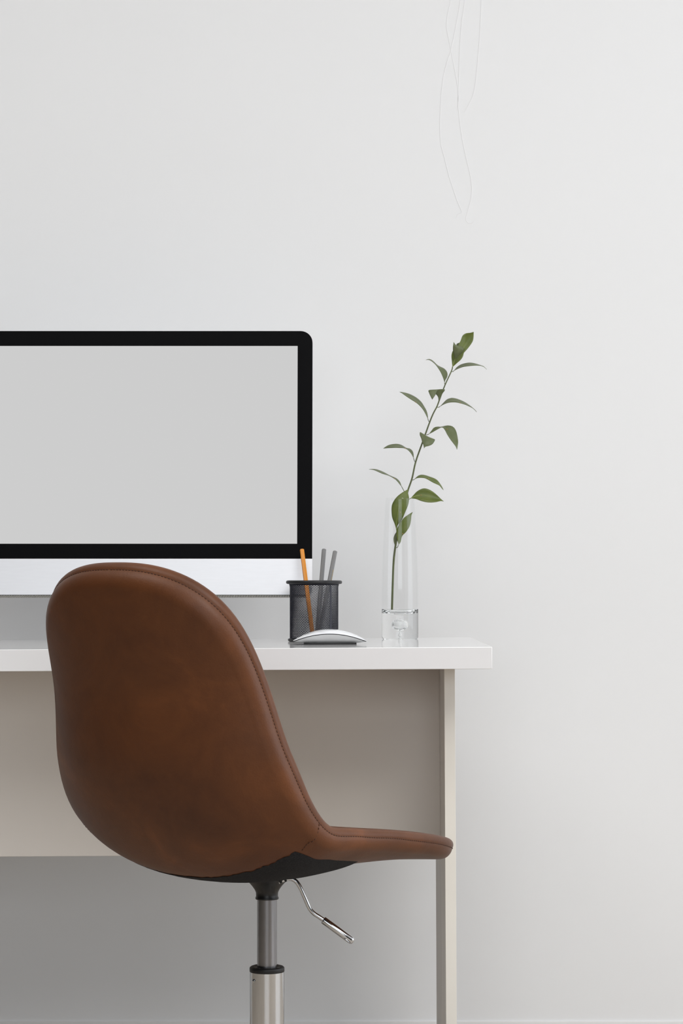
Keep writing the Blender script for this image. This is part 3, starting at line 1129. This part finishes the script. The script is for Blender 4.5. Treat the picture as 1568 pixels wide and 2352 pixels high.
# two slots in the cone near the lever
lr = lambda row, r: (r, row)
tubep = [(0, cz(2060)), (22.6 * kc, cz(2060)), (22.6 * kc, cz(2240)), (0, cz(2240))]
o = lathe('piston_tube', tubep, M['steel'], chair, 64)
o['label'] = 'brushed steel piston tube'
cp = [(22.8 * kc, cz(2221)), (30 * kc, cz(2219.5)), (37 * kc, cz(2219.5)), (39.6 * kc, cz(2221.5)), (40.2 * kc, cz(2224)), (40.2 * kc, cz(2230)), (39.4 * kc, cz(2232)), (38 * kc, cz(2232)), (22.8 * kc, cz(2232))]
lathe('collar', cp, M['black_matte'], chair, 64, closed=True)
for k in range(8):
    a = 2 * math.pi * k / 8
    r0 = 32.5 * kc
    boxes('collar_slot', [(-0.0028, 0.0028, -0.0009, 0.0009, 0, 0.0006)], M['grille_dark'], chair).matrix_local = \
        Matrix.Translation((r0 * math.cos(a), r0 * math.sin(a), cz(2219.6))) @ Matrix.Rotation(a + math.pi / 2, 4, 'Z')
o = lathe('chrome_tube', [(0, cz(2231.5)), (39.6 * kc, cz(2231.5)), (39.6 * kc, 0.10), (0, 0.10)], M['chrome'], chair, 96)
o['label'] = 'polished chrome outer tube'
RI = Matrix.Rotation(phi, 4, 'Z')


def chl(p):
    """world point to chair-local point"""
    return RI @ (Vector(p) - Vector((chx, CHD, 0)))


# stop pin on the chrome tube
ang = math.asin((583.5 - 613) / 39.6)
nx, ny = math.sin(ang), -math.cos(ang)
zc_ = cz(2249)
bp = [chl((chx + nx * 39.3 * kc, CHD + ny * 39.3 * kc, zc_)), chl((chx + nx * 41.5 * kc, CHD + ny * 41.5 * kc, zc_)), chl((chx + nx * 42.6 * kc, CHD + ny * 42.6 * kc, zc_))]
tube('stop_pin', bp, [4.6 * kc, 4.4 * kc, 2.2 * kc], M['chrome'], chair, 16)
# lever
lev = [(640, 2026), (652, 2021), (664, 2018.5), (673, 2020), (682, 2027), (690, 2040), (699, 2060), (708, 2081), (714, 2091), (722, 2099), (734, 2107), (744, 2114)]
lp = [chl(P(x, y, CHD - 0.02)) for x, y in lev]
lp = [Vector(q) for q in crm([tuple(q) for q in lp], 60)]
lever = tube('height_lever', lp, 4.9 * kc, M['chrome'], chair, 16)
lever['label'] = 'bent chrome height lever'
ga, gb_ = P(741, 2112.5, CHD - 0.02), P(805, 2159, CHD - 0.02)
gd = (gb_ - ga).normalized()
gl = (gb_ - ga).length
gp = [(0, 0.3), (0.0006, 0.92), (0.0015, 1.0), (gl, 1.0), (gl + 0.0022, 0.93), (gl + 0.0038, 0.72), (gl + 0.0048, 0.36)]
tube('lever_grip', [chl(ga + gd * s) for s, _ in gp], [8.6 * kc * r for _, r in gp], M['chrome'], lever, 24, sharp=70)
# lever bushing block on the cone
for (ax, ay), (bx_, by_), r_ in (((640, 2018), (646, 2028), 3.2), ((652, 2016), (657, 2025), 2.6)):
    tube('bushing', [chl(P(ax, ay, CHD - 0.028)), chl(P(bx_, by_, CHD - 0.028))], r_ * kc, M['rubber'], mount, 10)
# five-star foot below the frame
for k in range(5):
    a = 2 * math.pi * k / 5 + 0.3
    pts = [Vector((0.02 * math.cos(a), 0.02 * math.sin(a), 0.105)), Vector((0.15 * math.cos(a), 0.15 * math.sin(a), 0.098)), Vector((0.29 * math.cos(a), 0.29 * math.sin(a), 0.078))]
    arm = tube('base_arm', pts, [0.021, 0.017, 0.013], M['chrome'], chair, 16)
    c = Vector((0.28 * math.cos(a), 0.28 * math.sin(a), 0))
    t_ = Vector((-math.sin(a), math.cos(a), 0))
    for s in (-1, 1):
        w0 = c + t_ * (s * 0.006) + Vector((0, 0, 0.0265))
        w1 = c + t_ * (s * 0.024) + Vector((0, 0, 0.0265))
        tube('caster_wheel', [w0, w1], [0.0265, 0.0265], M['black_plastic'], arm, 24)
    tube('caster_stem', [c + Vector((0, 0, 0.03)), c + Vector((0, 0, 0.08))], 0.006, M['steel'], arm, 12)

# ------------------------------------------------------------------ threads hanging on the wall
def thread(label, pts):
    w_ = [P(x, y, y1 - 0.0002) for x, y in pts]
    r0_ = w_[-1].copy()
    q = crm([tuple(p - r0_) for p in w_], 70)
    o = tube('hanging_thread', [Vector(k) for k in q], 0.0003, M['thread'], None, 6)
    o.location = r0_
    tag(o, label, 'thread', 'fine threads hanging on the wall')


thread('faint clear thread that hangs down the upper wall and bends right to a short end', [(1036, -60), (1034, 0), (1028, 30), (1025, 60), (1029, 85), (1035, 115), (1042, 152), (1050, 195), (1052, 225), (1050, 256)])
thread('faint clear thread bowing furthest left on the upper wall', [(1062, -60), (1057, 0), (1048, 52), (1040, 92), (1033, 122), (1024, 150), (1017, 182), (1012, 230), (1010, 290), (1012, 330), (1020, 362), (1030, 402), (1042, 440), (1052, 468), (1060, 487), (1051, 492), (1048, 500)])
thread('longest faint clear thread with a curled lower end on the upper wall', [(1070, -60), (1067, 0), (1060, 50), (1056, 100), (1054, 150), (1053, 195), (1052, 240), (1056, 285), (1063, 330), (1073, 375), (1081, 412), (1083, 440), (1080, 462), (1073, 488), (1069, 503), (1074, 512), (1083, 513), (1088, 507)])
thread('faint clear thread hanging furthest right on the upper wall', [(1106, -60), (1105, 0), (1103, 50), (1100, 100), (1096, 145), (1092, 185), (1086, 218), (1076, 240), (1066, 258)])
